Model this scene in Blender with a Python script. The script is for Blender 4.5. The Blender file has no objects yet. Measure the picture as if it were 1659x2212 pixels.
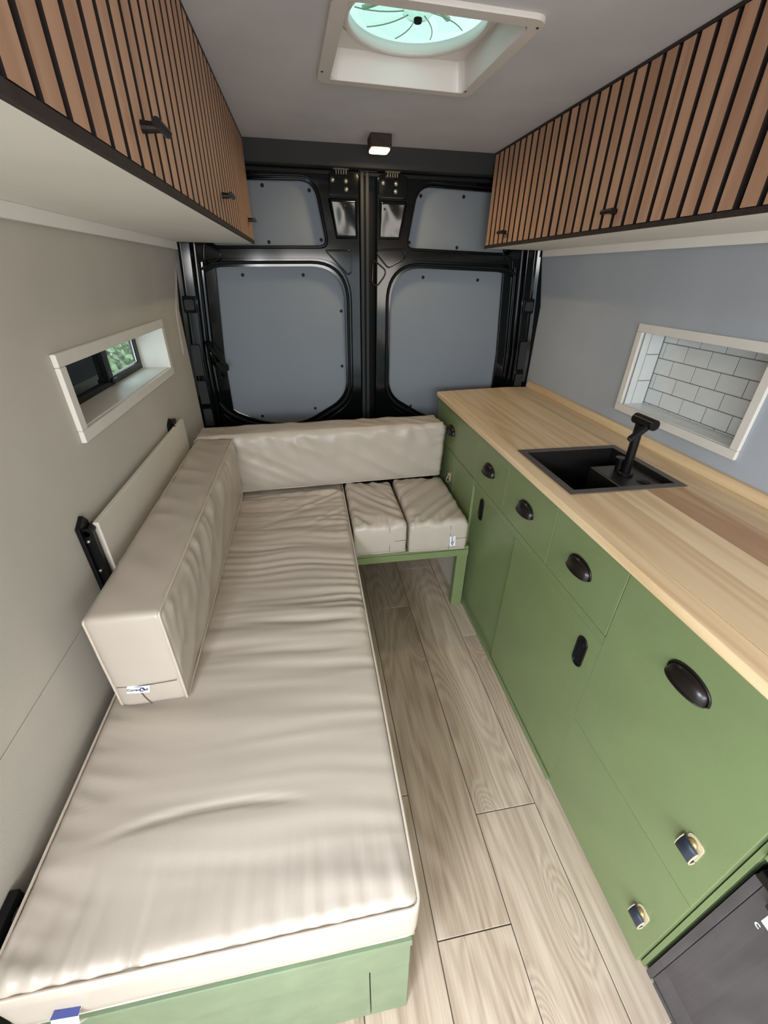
import bpy, bmesh, math, random
from mathutils import Vector, Matrix, noise
random.seed(7)
S = bpy.context.scene
C = S.collection
PI = math.pi
V = Vector

# ---------------------------------------------------------------- camera
CAM = V((0.58718, 0.0, 1.45010)); FPX = 884.18
R_ = V((0.98545636, -0.16926742, 0.01497701)); U_ = V((0.07241797, 0.49806699, 0.86410931)); F_ = V((0.15372511, 0.85045741, -0.50308129))
cd = bpy.data.cameras.new('camera'); cam = bpy.data.objects.new('camera', cd); C.objects.link(cam)
cd.sensor_fit = 'HORIZONTAL'; cd.sensor_width = 36.0; cd.lens = FPX / 1659 * 36; cd.clip_start = 0.02; cd.clip_end = 60
m = Matrix.Identity(4)
for i in range(3):
    m[i][0] = R_[i]; m[i][1] = U_[i]; m[i][2] = -F_[i]; m[i][3] = CAM[i]
cam.matrix_world = m
S.camera = cam

def at(px, py, ax, val):
    """point where the sight line through a photo pixel meets the plane axis = val"""
    d = F_ + R_ * ((px - 829.5) / FPX) - U_ * ((py - 1106) / FPX)
    i = 'xyz'.index(ax)
    return CAM + d * ((val - CAM[i]) / d[i])

# ---------------------------------------------------------------- world, lights, exposure
w = bpy.data.worlds.new('sky'); S.world = w; w.use_nodes = True
bg = w.node_tree.nodes['Background']; bg.inputs[0].default_value = (0.80, 0.92, 1.0, 1); bg.inputs[1].default_value = 1.7

def area(name, loc, target, sx, sy, power, col):
    l = bpy.data.lights.new(name, 'AREA'); l.shape = 'RECTANGLE'; l.size = sx; l.size_y = sy; l.energy = power; l.color = col
    o = bpy.data.objects.new(name, l); C.objects.link(o); o.location = loc
    o.rotation_euler = (V(target) - V(loc)).to_track_quat('-Z', 'Y').to_euler()
    return o
area('side_door_daylight', (-0.20, -0.75, 1.72), (0.75, 0.9, 0.55), 0.9, 0.45, 62, (0.82, 0.91, 1.0))
area('cab_daylight', (0.45, -1.8, 1.55), (0.9, 1.5, 0.9), 1.1, 0.5, 27, (1.0, 0.97, 0.93))
area('warm_left_wall_fill', (1.75, -1.35, 1.35), (0.0, 0.9, 1.1), 0.7, 0.6, 8, (1.0, 0.88, 0.74))  # added warm fill lamp to brighten the left wall; no window is built here
sl_ = bpy.data.lights.new('sun', 'SUN'); sl_.energy = 3.0; sl_.angle = .03; sl_.color = (1, .96, .88)
so_ = bpy.data.objects.new('sun', sl_); C.objects.link(so_); so_.rotation_euler = (math.radians(-12), math.radians(48), 0)
S.view_settings.view_transform = 'Standard'; S.view_settings.look = 'None'
S.view_settings.gamma = 1.0; S.view_settings.exposure = 0.7
S.view_settings.use_curve_mapping = False

# ---------------------------------------------------------------- materials
def nm(name):
    mt = bpy.data.materials.new(name); mt.use_nodes = True
    nt = mt.node_tree; b = nt.nodes['Principled BSDF']
    return mt, nt, b
def lin(r, g, b):
    f = lambda c: (c/255/12.92) if c/255 <= .04045 else ((c/255+.055)/1.055)**2.4
    return (f(r), f(g), f(b), 1)
def node(nt, t, **k):
    n = nt.nodes.new(t)
    for a, v in k.items():
        if a.startswith('i_'):
            key = a[2:].replace('_', ' ')
            n.inputs[int(key) if key.isdigit() else key].default_value = v
        else: setattr(n, a, v)
    return n
def simple(name, col, rough=.5, metal=0, var=0.06, vscale=8, bump=0.0, bscale=300, coat=0, spec=.5):
    mt, nt, b = nm(name); L = nt.links.new
    b.inputs['Roughness'].default_value = rough; b.inputs['Metallic'].default_value = metal
    b.inputs['Coat Weight'].default_value = coat; b.inputs['Specular IOR Level'].default_value = spec
    tc = node(nt, 'ShaderNodeTexCoord')
    nz = node(nt, 'ShaderNodeTexNoise', i_Scale=vscale, i_Detail=4.0); L(tc.outputs['Object'], nz.inputs['Vector'])
    rp = node(nt, 'ShaderNodeValToRGB'); L(nz.outputs['Fac'], rp.inputs[0])
    c0 = [max(0, c*(1-var)) for c in col[:3]]; c1 = [min(1, c*(1+var)) for c in col[:3]]
    rp.color_ramp.elements[0].color = (*c0, 1); rp.color_ramp.elements[1].color = (*c1, 1)
    rp.color_ramp.elements[0].position = .3; rp.color_ramp.elements[1].position = .7
    L(rp.outputs[0], b.inputs['Base Color'])
    if bump:
        n2 = node(nt, 'ShaderNodeTexNoise', i_Scale=bscale, i_Detail=3.0); L(tc.outputs['Object'], n2.inputs['Vector'])
        bp = node(nt, 'ShaderNodeBump', i_Strength=bump, i_Distance=.001); L(n2.outputs['Fac'], bp.inputs['Height']); L(bp.outputs[0], b.inputs['Normal'])
    return mt
def wood(name, light, dark, rings=16, ax='Y', sc=(5, .7), rand=1.0, rough=.45, knots=True, fib=.35, tint=None, contrast=1.0, tvar=.22):
    """flat-sawn grain running along ax: contour lines of a stretched noise field, knots and fine fibres"""
    mt, nt, b = nm(name); L = nt.links.new
    b.inputs['Roughness'].default_value = rough
    tc = node(nt, 'ShaderNodeTexCoord'); oi = node(nt, 'ShaderNodeObjectInfo')
    mul = node(nt, 'ShaderNodeMath', operation='MULTIPLY', i_1=37.0*rand); L(oi.outputs['Random'], mul.inputs[0])
    add = node(nt, 'ShaderNodeVectorMath', operation='ADD'); L(tc.outputs['Object'], add.inputs[0]); L(mul.outputs[0], add.inputs[1])
    def mapped(a, c):
        mp = node(nt, 'ShaderNodeMapping'); L(add.outputs[0], mp.inputs[0])
        s = (a, c, a) if ax == 'Y' else (a, a, c)
        mp.inputs['Scale'].default_value = s
        return mp.outputs[0]
    v1 = mapped(*sc)
    if knots:
        vo = node(nt, 'ShaderNodeTexVoronoi', i_Scale=1.0); L(mapped(5.2, 1.7), vo.inputs['Vector'])
        mr = node(nt, 'ShaderNodeMapRange', i_1=.0, i_2=.32, i_3=.35, i_4=0.0); mr.interpolation_type = 'SMOOTHERSTEP'; L(vo.outputs['Distance'], mr.inputs[0])
    nz = node(nt, 'ShaderNodeTexNoise', i_Scale=1.0, i_Detail=2.5, i_Roughness=.45, i_Distortion=.25); L(v1, nz.inputs['Vector'])
    src = nz.outputs['Fac']
    if knots:
        a2 = node(nt, 'ShaderNodeMath', operation='ADD'); L(src, a2.inputs[0]); L(mr.outputs[0], a2.inputs[1]); src = a2.outputs[0]
    m1 = node(nt, 'ShaderNodeMath', operation='MULTIPLY', i_1=float(rings*6.28)); L(src, m1.inputs[0])
    sn = node(nt, 'ShaderNodeMath', operation='SINE'); L(m1.outputs[0], sn.inputs[0])
    r1 = node(nt, 'ShaderNodeMapRange', i_1=-1.0, i_2=1.0); L(sn.outputs[0], r1.inputs[0])
    fb = node(nt, 'ShaderNodeTexNoise', i_Scale=1.0, i_Detail=4.0, i_Roughness=.7); L(mapped(150, 4.0), fb.inputs['Vector'])
    big = node(nt, 'ShaderNodeTexNoise', i_Scale=1.0, i_Detail=2.0); L(mapped(9, .9), big.inputs['Vector'])
    mx = node(nt, 'ShaderNodeMix', data_type='FLOAT', i_0=fib); L(r1.outputs[0], mx.inputs[2]); L(fb.outputs['Fac'], mx.inputs[3])
    mx2 = node(nt, 'ShaderNodeMix', data_type='FLOAT', i_0=.42); L(mx.outputs[0], mx2.inputs[2]); L(big.outputs['Fac'], mx2.inputs[3])
    rp = node(nt, 'ShaderNodeValToRGB'); L(mx2.outputs[0], rp.inputs[0])
    rp.color_ramp.elements[0].color = dark; rp.color_ramp.elements[1].color = light
    rp.color_ramp.elements[0].position = .5-.32/contrast; rp.color_ramp.elements[1].position = .5+.28/contrast
    col = rp.outputs[0]
    if knots:
        kd = node(nt, 'ShaderNodeMapRange', i_1=.02, i_2=.10, i_3=.45, i_4=0.0); L(vo.outputs['Distance'], kd.inputs[0])
        km = node(nt, 'ShaderNodeMixRGB'); L(kd.outputs[0], km.inputs[0]); L(col, km.inputs[1]); km.inputs[2].default_value = tuple(c*.4 for c in dark[:3])+(1,)
        col = km.outputs[0]
    hs = node(nt, 'ShaderNodeHueSaturation'); L(col, hs.inputs['Color'])
    rv = node(nt, 'ShaderNodeMapRange', i_1=0.0, i_2=1.0, i_3=1-tvar/2, i_4=1+tvar/2); L(oi.outputs['Random'], rv.inputs[0]); L(rv.outputs[0], hs.inputs['Value'])
    L(hs.outputs[0], b.inputs['Base Color'])
    bp = node(nt, 'ShaderNodeBump', i_Strength=.12, i_Distance=.0006); L(mx.outputs[0], bp.inputs['Height']); L(bp.outputs[0], b.inputs['Normal'])
    return mt

M = {}
M['wall_cool'] = simple('cool_tinted_lining', lin(176, 183, 193), .92, var=.05, vscale=3, bump=.25, bscale=500)  # the same lining tinted bluer for the right wall
M['wall'] = simple('grey_carpet_lining', lin(200, 194, 184), .92, var=.05, vscale=3, bump=.25, bscale=500)
M['ceil'] = simple('grey_ceiling_lining', lin(208, 209, 215), .95, var=.07, vscale=4, bump=.4, bscale=420)
M['white'] = simple('white_paint', lin(232, 229, 222), .45, var=.025, vscale=10, bump=.15, bscale=60)
M['under'] = simple('white_board', lin(242, 240, 234), .6, var=.04, vscale=3)
M['tile'] = simple('white_tile', lin(226, 230, 230), .18, var=.02, vscale=14)
M['grout'] = simple('grey_grout', lin(128, 132, 138), .85)
M['green'] = simple('green_paint', lin(122, 137, 94), .34, var=.05, vscale=6, bump=.25, bscale=90)
M['green_pale'] = simple('worn_green_paint', lin(117, 131, 103), .5, var=.10, vscale=14, bump=.4, bscale=60)
M['green_dark'] = simple('green_gap', lin(42, 54, 30), .7)
M['vinyl'] = simple('taupe_vinyl', lin(190, 179, 167), .38, var=.03, vscale=5, bump=.12, bscale=700)
M['pipe'] = simple('taupe_piping', lin(205, 192, 178), .38)
M['seam'] = simple('dark_seam', lin(98, 88, 78), .8)  # dark brown of the sewn seams and of the slab between planks
M['gloss'] = simple('black_gloss_metal', (.002, .003, .004, 1), .10, var=.2, coat=0, spec=.32)
M['black'] = simple('black_metal', (.004, .004, .005, 1), .35, var=.2, spec=.3)
M['bronze'] = simple('dark_bronze', (.012, .009, .008, 1), .28, metal=.3, var=.3)
M['rubber'] = simple('black_rubber', (.005, .006, .007, 1), .6, spec=.25)
M['seal'] = simple('grey_rubber_seal', (.022, .024, .027, 1), .55, spec=.25)
M['panel'] = simple('grey_door_panel', lin(126, 134, 144), .75, var=.03, vscale=4, bump=.2, bscale=500)
M['header'] = simple('charcoal_header', lin(38, 40, 43), .7, var=.1)
M['sink'] = simple('black_composite', (.012, .011, .011, 1), .38, var=.25, vscale=60)
M['rim'] = simple('sink_rim', lin(84, 78, 74), .42, var=.1, vscale=60)
M['steel'] = simple('steel', lin(190, 190, 188), .3, metal=.9)
M['brass'] = simple('brass', lin(214, 190, 132), .25, metal=.8)
M['leather'] = simple('navy_leather', lin(40, 46, 62), .5, var=.12, vscale=40, bump=.3, bscale=300)
M['hide'] = simple('cream_leather_edge', lin(205, 190, 160), .7)
M['ply'] = simple('cream_ply', lin(222, 215, 203), .5, var=.04, vscale=5)
M['slatgap'] = simple('slat_backing', lin(38, 29, 26), .9)
M['edge'] = simple('dark_edging', lin(52, 44, 40), .8, var=.2, vscale=60)
M['plast'] = simple('white_plastic', lin(228, 222, 218), .35, var=.015)
M['navy'] = simple('navy_print', lin(25, 40, 110), .6)
M['ink'] = simple('dark_print', lin(40, 45, 70), .6)
M['label'] = simple('white_label', lin(238, 242, 246), .5)
M['fridge_dark'] = simple('fridge_plastic', (.008, .009, .012, 1), .3)
M['leaf'] = simple('leaf_green', lin(112, 132, 96), .6, var=.5, vscale=9)
M['putty'] = simple('putty', lin(238, 205, 170), .6)
M['slat'] = wood('slat_oak', lin(214, 172, 143), lin(172, 130, 104), rings=5, ax='Z', sc=(9, 1.1), knots=False, fib=.6, rough=.6, contrast=.8, tvar=.12)
M['floor'] = wood('oak_plank', lin(212, 195, 176), lin(134, 110, 87), rings=20, ax='Y', sc=(4.2, .8), fib=.80, rough=.42, contrast=1.15, tvar=.08)
M['top'] = wood('pale_worktop', lin(242, 218, 178), lin(206, 170, 124), rings=7, ax='Y', sc=(9, .45), knots=False, fib=.45, rough=.36, contrast=.8, tvar=.30)
M['top_brown'] = wood('brown_worktop', lin(206, 170, 130), lin(168, 126, 92), rings=6, ax='Y', sc=(8, .6), knots=False, fib=.35, rough=.36, contrast=.9, tvar=.1)
M['fridge'] = wood('charcoal_woodgrain', lin(92, 88, 90), lin(56, 53, 56), rings=3, ax='Z', sc=(9, 3), knots=False, fib=.7, rough=.42, contrast=.9, tvar=.08)

def glass(name, col, gl=.12, rough=.02):
    mt, nt, b = nm(name); L = nt.links.new
    nt.nodes.remove(b)
    tr = node(nt, 'ShaderNodeBsdfTransparent'); tr.inputs[0].default_value = col
    g = node(nt, 'ShaderNodeBsdfGlossy'); g.inputs['Roughness'].default_value = rough
    fr = node(nt, 'ShaderNodeFresnel', i_IOR=1.45); ge = node(nt, 'ShaderNodeNewGeometry')
    iv = node(nt, 'ShaderNodeMath', operation='SUBTRACT', i_0=1.0); L(ge.outputs['Backfacing'], iv.inputs[1])
    a0 = node(nt, 'ShaderNodeMath', operation='ADD', i_1=gl*.3); L(fr.outputs[0], a0.inputs[0])
    ad = node(nt, 'ShaderNodeMath', operation='MULTIPLY'); L(a0.outputs[0], ad.inputs[0]); L(iv.outputs[0], ad.inputs[1])
    mx = node(nt, 'ShaderNodeMixShader'); L(ad.outputs[0], mx.inputs[0]); L(tr.outputs[0], mx.inputs[1]); L(g.outputs[0], mx.inputs[2])
    L(mx.outputs[0], nt.nodes['Material Output'].inputs[0])
    return mt
M['glass'] = glass('clear_glass', (.86, .95, .93, 1))
M['tint'] = glass('tinted_glass', (.06, .08, .09, 1))
M['blade'] = glass('clear_fan_plastic', (.90, .97, .94, 1), .1, .1)
def translucent(name, col):
    mt, nt, b = nm(name); L = nt.links.new
    tl = node(nt, 'ShaderNodeBsdfTranslucent'); tl.inputs[0].default_value = col
    tr = node(nt, 'ShaderNodeBsdfTransparent'); tr.inputs[0].default_value = col
    nz = node(nt, 'ShaderNodeTexNoise', i_Scale=14.0); 
    mx = node(nt, 'ShaderNodeMixShader'); mx.inputs[0].default_value = 0; L(tl.outputs[0], mx.inputs[1]); L(tr.outputs[0], mx.inputs[2])
    L(mx.outputs[0], nt.nodes['Material Output'].inputs[0]); nt.nodes.remove(b)
    return mt
M['lid'] = translucent('translucent_lid', (.22, .30, .265, 1))
def emit(name, col, s):
    mt, nt, b = nm(name); b.inputs['Emission Color'].default_value = col; b.inputs['Emission Strength'].default_value = s; b.inputs['Base Color'].default_value = col
    return mt
M['lamp'] = emit('warm_lens', (1, .74, .34, 1), 3.2)
M['frost'] = simple('frosted_film', lin(150, 175, 150), .5)

# ---------------------------------------------------------------- mesh helpers
class MB:
    def __init__(s): s.v = []; s.f = []
    def add(s, vs, fs):
        n = len(s.v); s.v += [tuple(x) for x in vs]; s.f += [tuple(i+n for i in f) for f in fs]; return s
    def box(s, a, b):
        (x0, y0, z0), (x1, y1, z1) = a, b
        x0, x1 = min(x0, x1), max(x0, x1); y0, y1 = min(y0, y1), max(y0, y1); z0, z1 = min(z0, z1), max(z0, z1)
        return s.add([(x0,y0,z0),(x1,y0,z0),(x1,y1,z0),(x0,y1,z0),(x0,y0,z1),(x1,y0,z1),(x1,y1,z1),(x0,y1,z1)],
                     [(3,2,1,0),(4,5,6,7),(0,1,5,4),(1,2,6,5),(2,3,7,6),(3,0,4,7)])
    def prism(s, pts, d):
        """closed polygon pts (3d) pushed along vector d"""
        n = len(pts); d = V(d); a = [V(p) for p in pts]; nn = V((0,0,0))
        for i in range(n): nn += a[i].cross(a[(i+1) % n])
        if nn.dot(d) > 0: a = a[::-1]
        return s.add(a+[p+d for p in a], [tuple(range(n)), tuple(range(2*n-1, n-1, -1))]+[(i, i+n, (i+1) % n+n, (i+1) % n) for i in range(n)])
    def tube(s, pts, r, n=8, closed=False, caps=True):
        pts = [V(p) for p in pts]; k = len(pts); rs = r if isinstance(r, (list, tuple)) else [r]*k
        vs = []; up = None
        for i, p in enumerate(pts):
            if closed: t = pts[(i+1) % k]-pts[i-1]
            else: t = pts[min(i+1, k-1)]-pts[max(i-1, 0)]
            if t.length < 1e-9: t = V((0,0,1))
            t.normalize()
            if up is None: up = V((0,0,1)) if abs(t.z) < .9 else V((1,0,0))
            a = t.cross(up)
            if a.length < 1e-4: a = t.orthogonal()
            a.normalize(); b = a.cross(t).normalized(); up = b
            for j in range(n):
                q = 2*PI*j/n; vs.append(p+(a*math.cos(q)+b*math.sin(q))*rs[i])
        fs = []
        for i in range(k if closed else k-1):
            o = i*n; o2 = ((i+1) % k)*n
            for j in range(n): fs.append((o+j, o+(j+1) % n, o2+(j+1) % n, o2+j))
        if caps and not closed: fs += [tuple(range(n))[::-1], tuple((k-1)*n+j for j in range(n))]
        return s.add(vs, fs)
    def lathe(s, prof, c, ax='z', n=32, a0=0, a1=2*PI):
        full = abs(a1-a0-2*PI) < 1e-6; m_ = n if full else n+1; vs = []
        for r, h in prof:
            for j in range(m_):
                q = a0+(a1-a0)*j/n; x, y = r*math.cos(q), r*math.sin(q)
                vs.append(V(c)+(V((x,y,h)) if ax == 'z' else V((h,x,y)) if ax == 'x' else V((y,h,x))))
        fs = []
        for i in range(len(prof)-1):
            for j in range(n):
                k = (j+1) % m_; fs.append((i*m_+j, i*m_+k, (i+1)*m_+k, (i+1)*m_+j))
        return s.add(vs, fs)
    def mesh(s, name, smooth=False, doubles=0):
        me = bpy.data.meshes.new(name); me.from_pydata(s.v, [], s.f); 
        bm = bmesh.new(); bm.from_mesh(me)
        if doubles: bmesh.ops.remove_doubles(bm, verts=bm.verts, dist=doubles)
        bmesh.ops.recalc_face_normals(bm, faces=bm.faces); bm.to_mesh(me); bm.free()
        if smooth: me.polygons.foreach_set('use_smooth', [True]*len(me.polygons))
        me.update(); return me

WL = {}
def parent_to(o, p):
    if p is not None:
        o.parent = p; o.matrix_parent_inverse = Matrix.Translation(-WL[p.name])
def link(name, me, mat, parent=None, loc=(0,0,0), bevel=0, seg=2, label=None, solid=0):
    o = bpy.data.objects.new(name, me); C.objects.link(o); o.location = loc; WL[o.name] = V(loc)
    if mat is not None and not me.materials: me.materials.append(M[mat])
    parent_to(o, parent)
    if solid:
        d = o.modifiers.new('solid', 'SOLIDIFY'); d.thickness = solid; d.offset = 0
    if bevel:
        b = o.modifiers.new('bevel', 'BEVEL'); b.width = bevel; b.segments = seg; b.limit_method = 'ANGLE'; b.angle_limit = .6
        b.harden_normals = False
    if label: o['label'] = label
    return o
def obj(name, mb, mat, parent=None, bevel=0, smooth=False, origin=None, label=None, doubles=0, seg=2, solid=0):
    """link mesh builder with vertices given in world space; origin moves the object's origin there"""
    org = V(origin) if origin is not None else (sum((V(x) for x in mb.v), V((0,0,0)))/max(1, len(mb.v)))
    mb.v = [tuple(V(x)-org) for x in mb.v]
    return link(name, mb.mesh(name, smooth, doubles), mat, parent, org, bevel, seg, label, solid)
def thing(name, label, cat, loc, group=None):
    o = bpy.data.objects.new(name, None); C.objects.link(o); o.location = loc; WL[o.name] = V(loc); o.empty_display_size = .05
    o['label'] = label; o['category'] = cat
    if group: o['group'] = group
    return o
def tag(o, label, cat, group=None):
    o['label'] = label; o['category'] = cat
    if group: o['group'] = group
    return o
def struct(o): o['kind'] = 'structure'; return o
def sempty(name, loc):
    o = bpy.data.objects.new(name, None); C.objects.link(o); o.location = loc; WL[o.name] = V(loc); o['kind'] = 'structure'; return o
def dup_part(src, parent, loc, label=None):
    o = src.copy(); C.objects.link(o); o.location = loc; WL[o.name] = V(loc); parent_to(o, parent)
    if label: o['label'] = label
    elif 'label' in o: del o['label']
    return o
def rpoly(pts, r, n=6):
    """round the corners of a closed 2d polygon; r number or list"""
    out = []; k = len(pts)
    for i in range(k):
        p = V((*pts[i], 0)); a = V((*pts[i-1], 0)); b = V((*pts[(i+1) % k], 0)); rr = r[i] if isinstance(r, (list, tuple)) else r
        da = (a-p); db = (b-p); la = da.length; lb = db.length; da.normalize(); db.normalize()
        t = min(rr, la*.49, lb*.49); p0 = p+da*t; p1 = p+db*t
        for j in range(n+1):
            s = j/n; q = p0*(1-s)**2+p*2*s*(1-s)+p1*s*s; out.append((q.x, q.y))
    return out
def sheet(name, outline, holes, y, half, bev, mat, parent, label=None):
    """flat sheet in an XZ plane with rounded edges and holes"""
    cu = bpy.data.curves.new(name, 'CURVE'); cu.dimensions = '2D'; cu.fill_mode = 'BOTH'; cu.extrude = half; cu.bevel_depth = bev; cu.bevel_resolution = 2
    for pl in [outline]+holes:
        sp = cu.splines.new('POLY'); sp.points.add(len(pl)-1); sp.use_cyclic_u = True
        for i, (a, b) in enumerate(pl): sp.points[i].co = (a, b, 0, 1)
    t = bpy.data.objects.new('t', cu); C.objects.link(t)
    dg = bpy.context.evaluated_depsgraph_get(); me = bpy.data.meshes.new_from_object(t.evaluated_get(dg)); bpy.data.objects.remove(t); bpy.data.curves.remove(cu)
    me.name = name; me.materials.clear(); me.transform(Matrix.Rotation(PI/2, 4, 'X'))
    me.polygons.foreach_set('use_smooth', [False]*len(me.polygons))
    return link(name, me, mat, parent, (0, y, 0), label=label)
def text(name, s, size, mat, parent, mtx, ext=.0004, bold=0.0, align='CENTER'):
    cu = bpy.data.curves.new(name, 'FONT'); cu.body = s; cu.size = size; cu.extrude = ext; cu.offset = bold; cu.align_x = align; cu.align_y = 'CENTER'
    t = bpy.data.objects.new('t', cu); C.objects.link(t)
    dg = bpy.context.evaluated_depsgraph_get(); me = bpy.data.meshes.new_from_object(t.evaluated_get(dg)); bpy.data.objects.remove(t); bpy.data.curves.remove(cu)
    me.name = name; me.materials.clear(); me.transform(mtx.to_3x3().to_4x4())
    return link(name, me, mat, parent, mtx.translation)
def frame_mtx(o, xd, yd):
    xd = V(xd).normalized(); yd = V(yd); zd = xd.cross(yd).normalized(); yd = zd.cross(xd)
    mm = Matrix.Identity(4)
    for i in range(3): mm[i][0] = xd[i]; mm[i][1] = yd[i]; mm[i][2] = zd[i]; mm[i][3] = o[i]
    return mm

# ================================================================ THE SETTING
# floor with planks --------------------------------------------------------
fl = obj('floor', MB().box((-.05,-1.7,-.05), (1.90,2.50,-.0045)), 'seam', origin=(0,0,0)); struct(fl)
lanes = [(-.0, .012), (.012, .209), (.209, .406), (.406, .603), (.603, .800), (.800, .998), (.998, 1.195), (1.195, 1.392), (1.392, 1.589), (1.589, 1.835)]
joints = {3: [-.9, .35, 1.55], 4: [-.6, .655, 1.9], 5: [-.87, .315, 1.502], 6: [-.7, .567, 1.795], 7: [-.95, .10, 1.267], 8: [-.3, .9], 9: [.2, 1.4], 1: [.2, 1.4], 2: [-.4, .8]}
for i, (a, b) in enumerate(lanes[1:], 1):
    ys = [-1.65]+joints[i]+[2.45]
    for y0, y1 in zip(ys, ys[1:]):
        g = .0011
        obj('plank', MB().box((a+g, y0+g, -.0044), (b-g, y1-g, 0)), 'floor', fl, bevel=.0012, seg=1)

# walls --------------------------------------------------------------------
def lean_wall(name, xs, side, y0, y1, hole=None, thick=.03, seam=None):
    """xs: list (z, x); hole (y0,y1,z0,z1)"""
    root = None
    def X(z):
        for (za, xa), (zb, xb) in zip(xs, xs[1:]):
            if za <= z <= zb: return xa+(xb-xa)*(z-za)/(zb-za)
    zs = sorted(set([z for z, _ in xs]+([hole[2], hole[3]] if hole else [])+([seam-.0012, seam+.0012] if seam else [])))
    yy = [y0]+([hole[0], hole[1]] if hole else [])+[y1]
    mb = MB()
    for za, zb in zip(zs, zs[1:]):
        dz = .004 if seam and abs(za-(seam-.0012)) < 1e-6 else 0
        for ya, yb in zip(yy, yy[1:]):
            if hole and abs(ya-hole[0]) < 1e-6 and za >= hole[2]-1e-6 and zb <= hole[3]+1e-6: continue
            xa, xb = X(za)-side*dz, X(zb)-side*dz; t = -side*(thick-dz)
            mb.add([(xa,ya,za),(xa,yb,za),(xb,yb,zb),(xb,ya,zb),(xa+t,ya,za),(xa+t,yb,za),(xb+t,yb,zb),(xb+t,ya,zb)],
                   [(0,1,2,3),(7,6,5,4),(0,4,5,1),(1,5,6,2),(2,6,7,3),(3,7,4,0)])
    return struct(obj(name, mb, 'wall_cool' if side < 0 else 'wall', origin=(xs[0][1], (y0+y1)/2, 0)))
HL = (1.135, 1.925, 1.095, 1.252)
HR = (.978, 1.474, 1.004, 1.277)
wl = lean_wall('wall_left', [(0, 0), (.55, 0), (1.29, 0), (1.60, .047), (1.93, .10)], 1, -.30, 2.285, HL, seam=.70)
wr = lean_wall('wall_right', [(0, 1.838), (1.31, 1.838), (1.60, 1.784), (1.93, 1.74)], -1, -1.65, 2.285, HR)
# ceiling with the vent hole
VX0, VX1, VY0, VY1 = .700, 1.100, 1.190, 1.592
mb = MB()
for a, b in [((-.05,-1.65), (VX0,2.40)), ((VX1,-1.65), (1.90,2.40)), ((VX0,-1.65), (VX1,VY0)), ((VX0,VY1), (VX1,2.40))]:
    mb.box((*a, 1.918), (*b, 1.952))
ce = struct(obj('ceiling', mb, 'ceil', origin=(.92, .9, 1.918)))
# wall behind the camera: cab bulkhead header only (open to the cab)
struct(obj('wall_front', MB().box((-.05,-1.72,1.62), (1.90,-1.66,1.95)), 'wall'))
struct(obj('wall_rear', MB().box((-.10,2.50,-.05), (1.98,2.53,1.95)), 'rubber'))
# header panel above the doors
hd = struct(obj('trim_1', MB().prism([(.05,2.245,1.918), (.05,2.285,1.918), (.05,2.33,1.846), (.05,2.275,1.846)], (1.75,0,0)), 'header', bevel=.004))
struct(obj('trim_2', MB().box((.05,2.332,1.826), (1.80,2.35,1.846)), 'rubber', bevel=.006))
# rear pillars: folded glossy sheet with ribs
def pillar(name, sgn, parent=None):
    X = lambda x: .9105+sgn*(x-.9105)
    def lx(z): return .038*max(0, min(1, (z-1.05)/.52))
    prof = [(-.075,2.286),(-.004,2.286),(.012,2.292),(.020,2.302),(.060,2.306),(.066,2.316),(.068,2.335),(.078,2.338),(.084,2.346),(.086,2.362),(.098,2.364),(.102,2.376),(.150,2.378),(.150,2.40),(-.075,2.40)]
    zs = [0, .6, .9, 1.05, 1.2, 1.4, 1.57, 1.75, 1.93]
    n = len(prof); mb = MB(); vs = []
    for z in zs:
        for x, y in prof: vs.append((X(x+lx(z)*(1 if x > -.07 else 1)), y, z))
    fs = [(i*n+j, i*n+(j+1) % n, (i+1)*n+(j+1) % n, (i+1)*n+j) for i in range(len(zs)-1) for j in range(n)]
    fs += [tuple(range(n)), tuple((len(zs)-1)*n+j for j in range(n))]
    mb.add(vs, fs)
    root = struct(obj(name, mb, 'gloss', bevel=.0025, origin=(X(.03), 2.3, 0)))
    def lb(nm_, z0, z1, x0, x1, d, mat):
        c = lx((z0+z1)/2); pl = rpoly([(X(x0+c), z0), (X(x1+c), z0), (X(x1+lx(z1)), z1), (X(x0+lx(z1)), z1)], .008)
        sheet(nm_, pl, [], 2.292-d, .003, .0015, mat, root)
    lb('access_hatch', .985, 1.13, .000, .050, -.004, 'header'); lb('access_hatch', .84, .955, .002, .052, -.004, 'header'); lb('access_hatch', .72, .81, .002, .052, -.004, 'header')
    lb('striker_plate', 1.275, 1.345, .002, .058, .001, 'gloss')
    lb('striker_recess', 1.288, 1.33, .010, .050, .006, 'header')
    obj('rib', MB().tube([(X(.063+lx(z)), 2.306, z) for z in (.7,.9,1.1,1.3,1.56)], .004, 8), 'gloss', root, smooth=True)
    return root
pillar('trim_3', 1); pillar('trim_4', -1)

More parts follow.
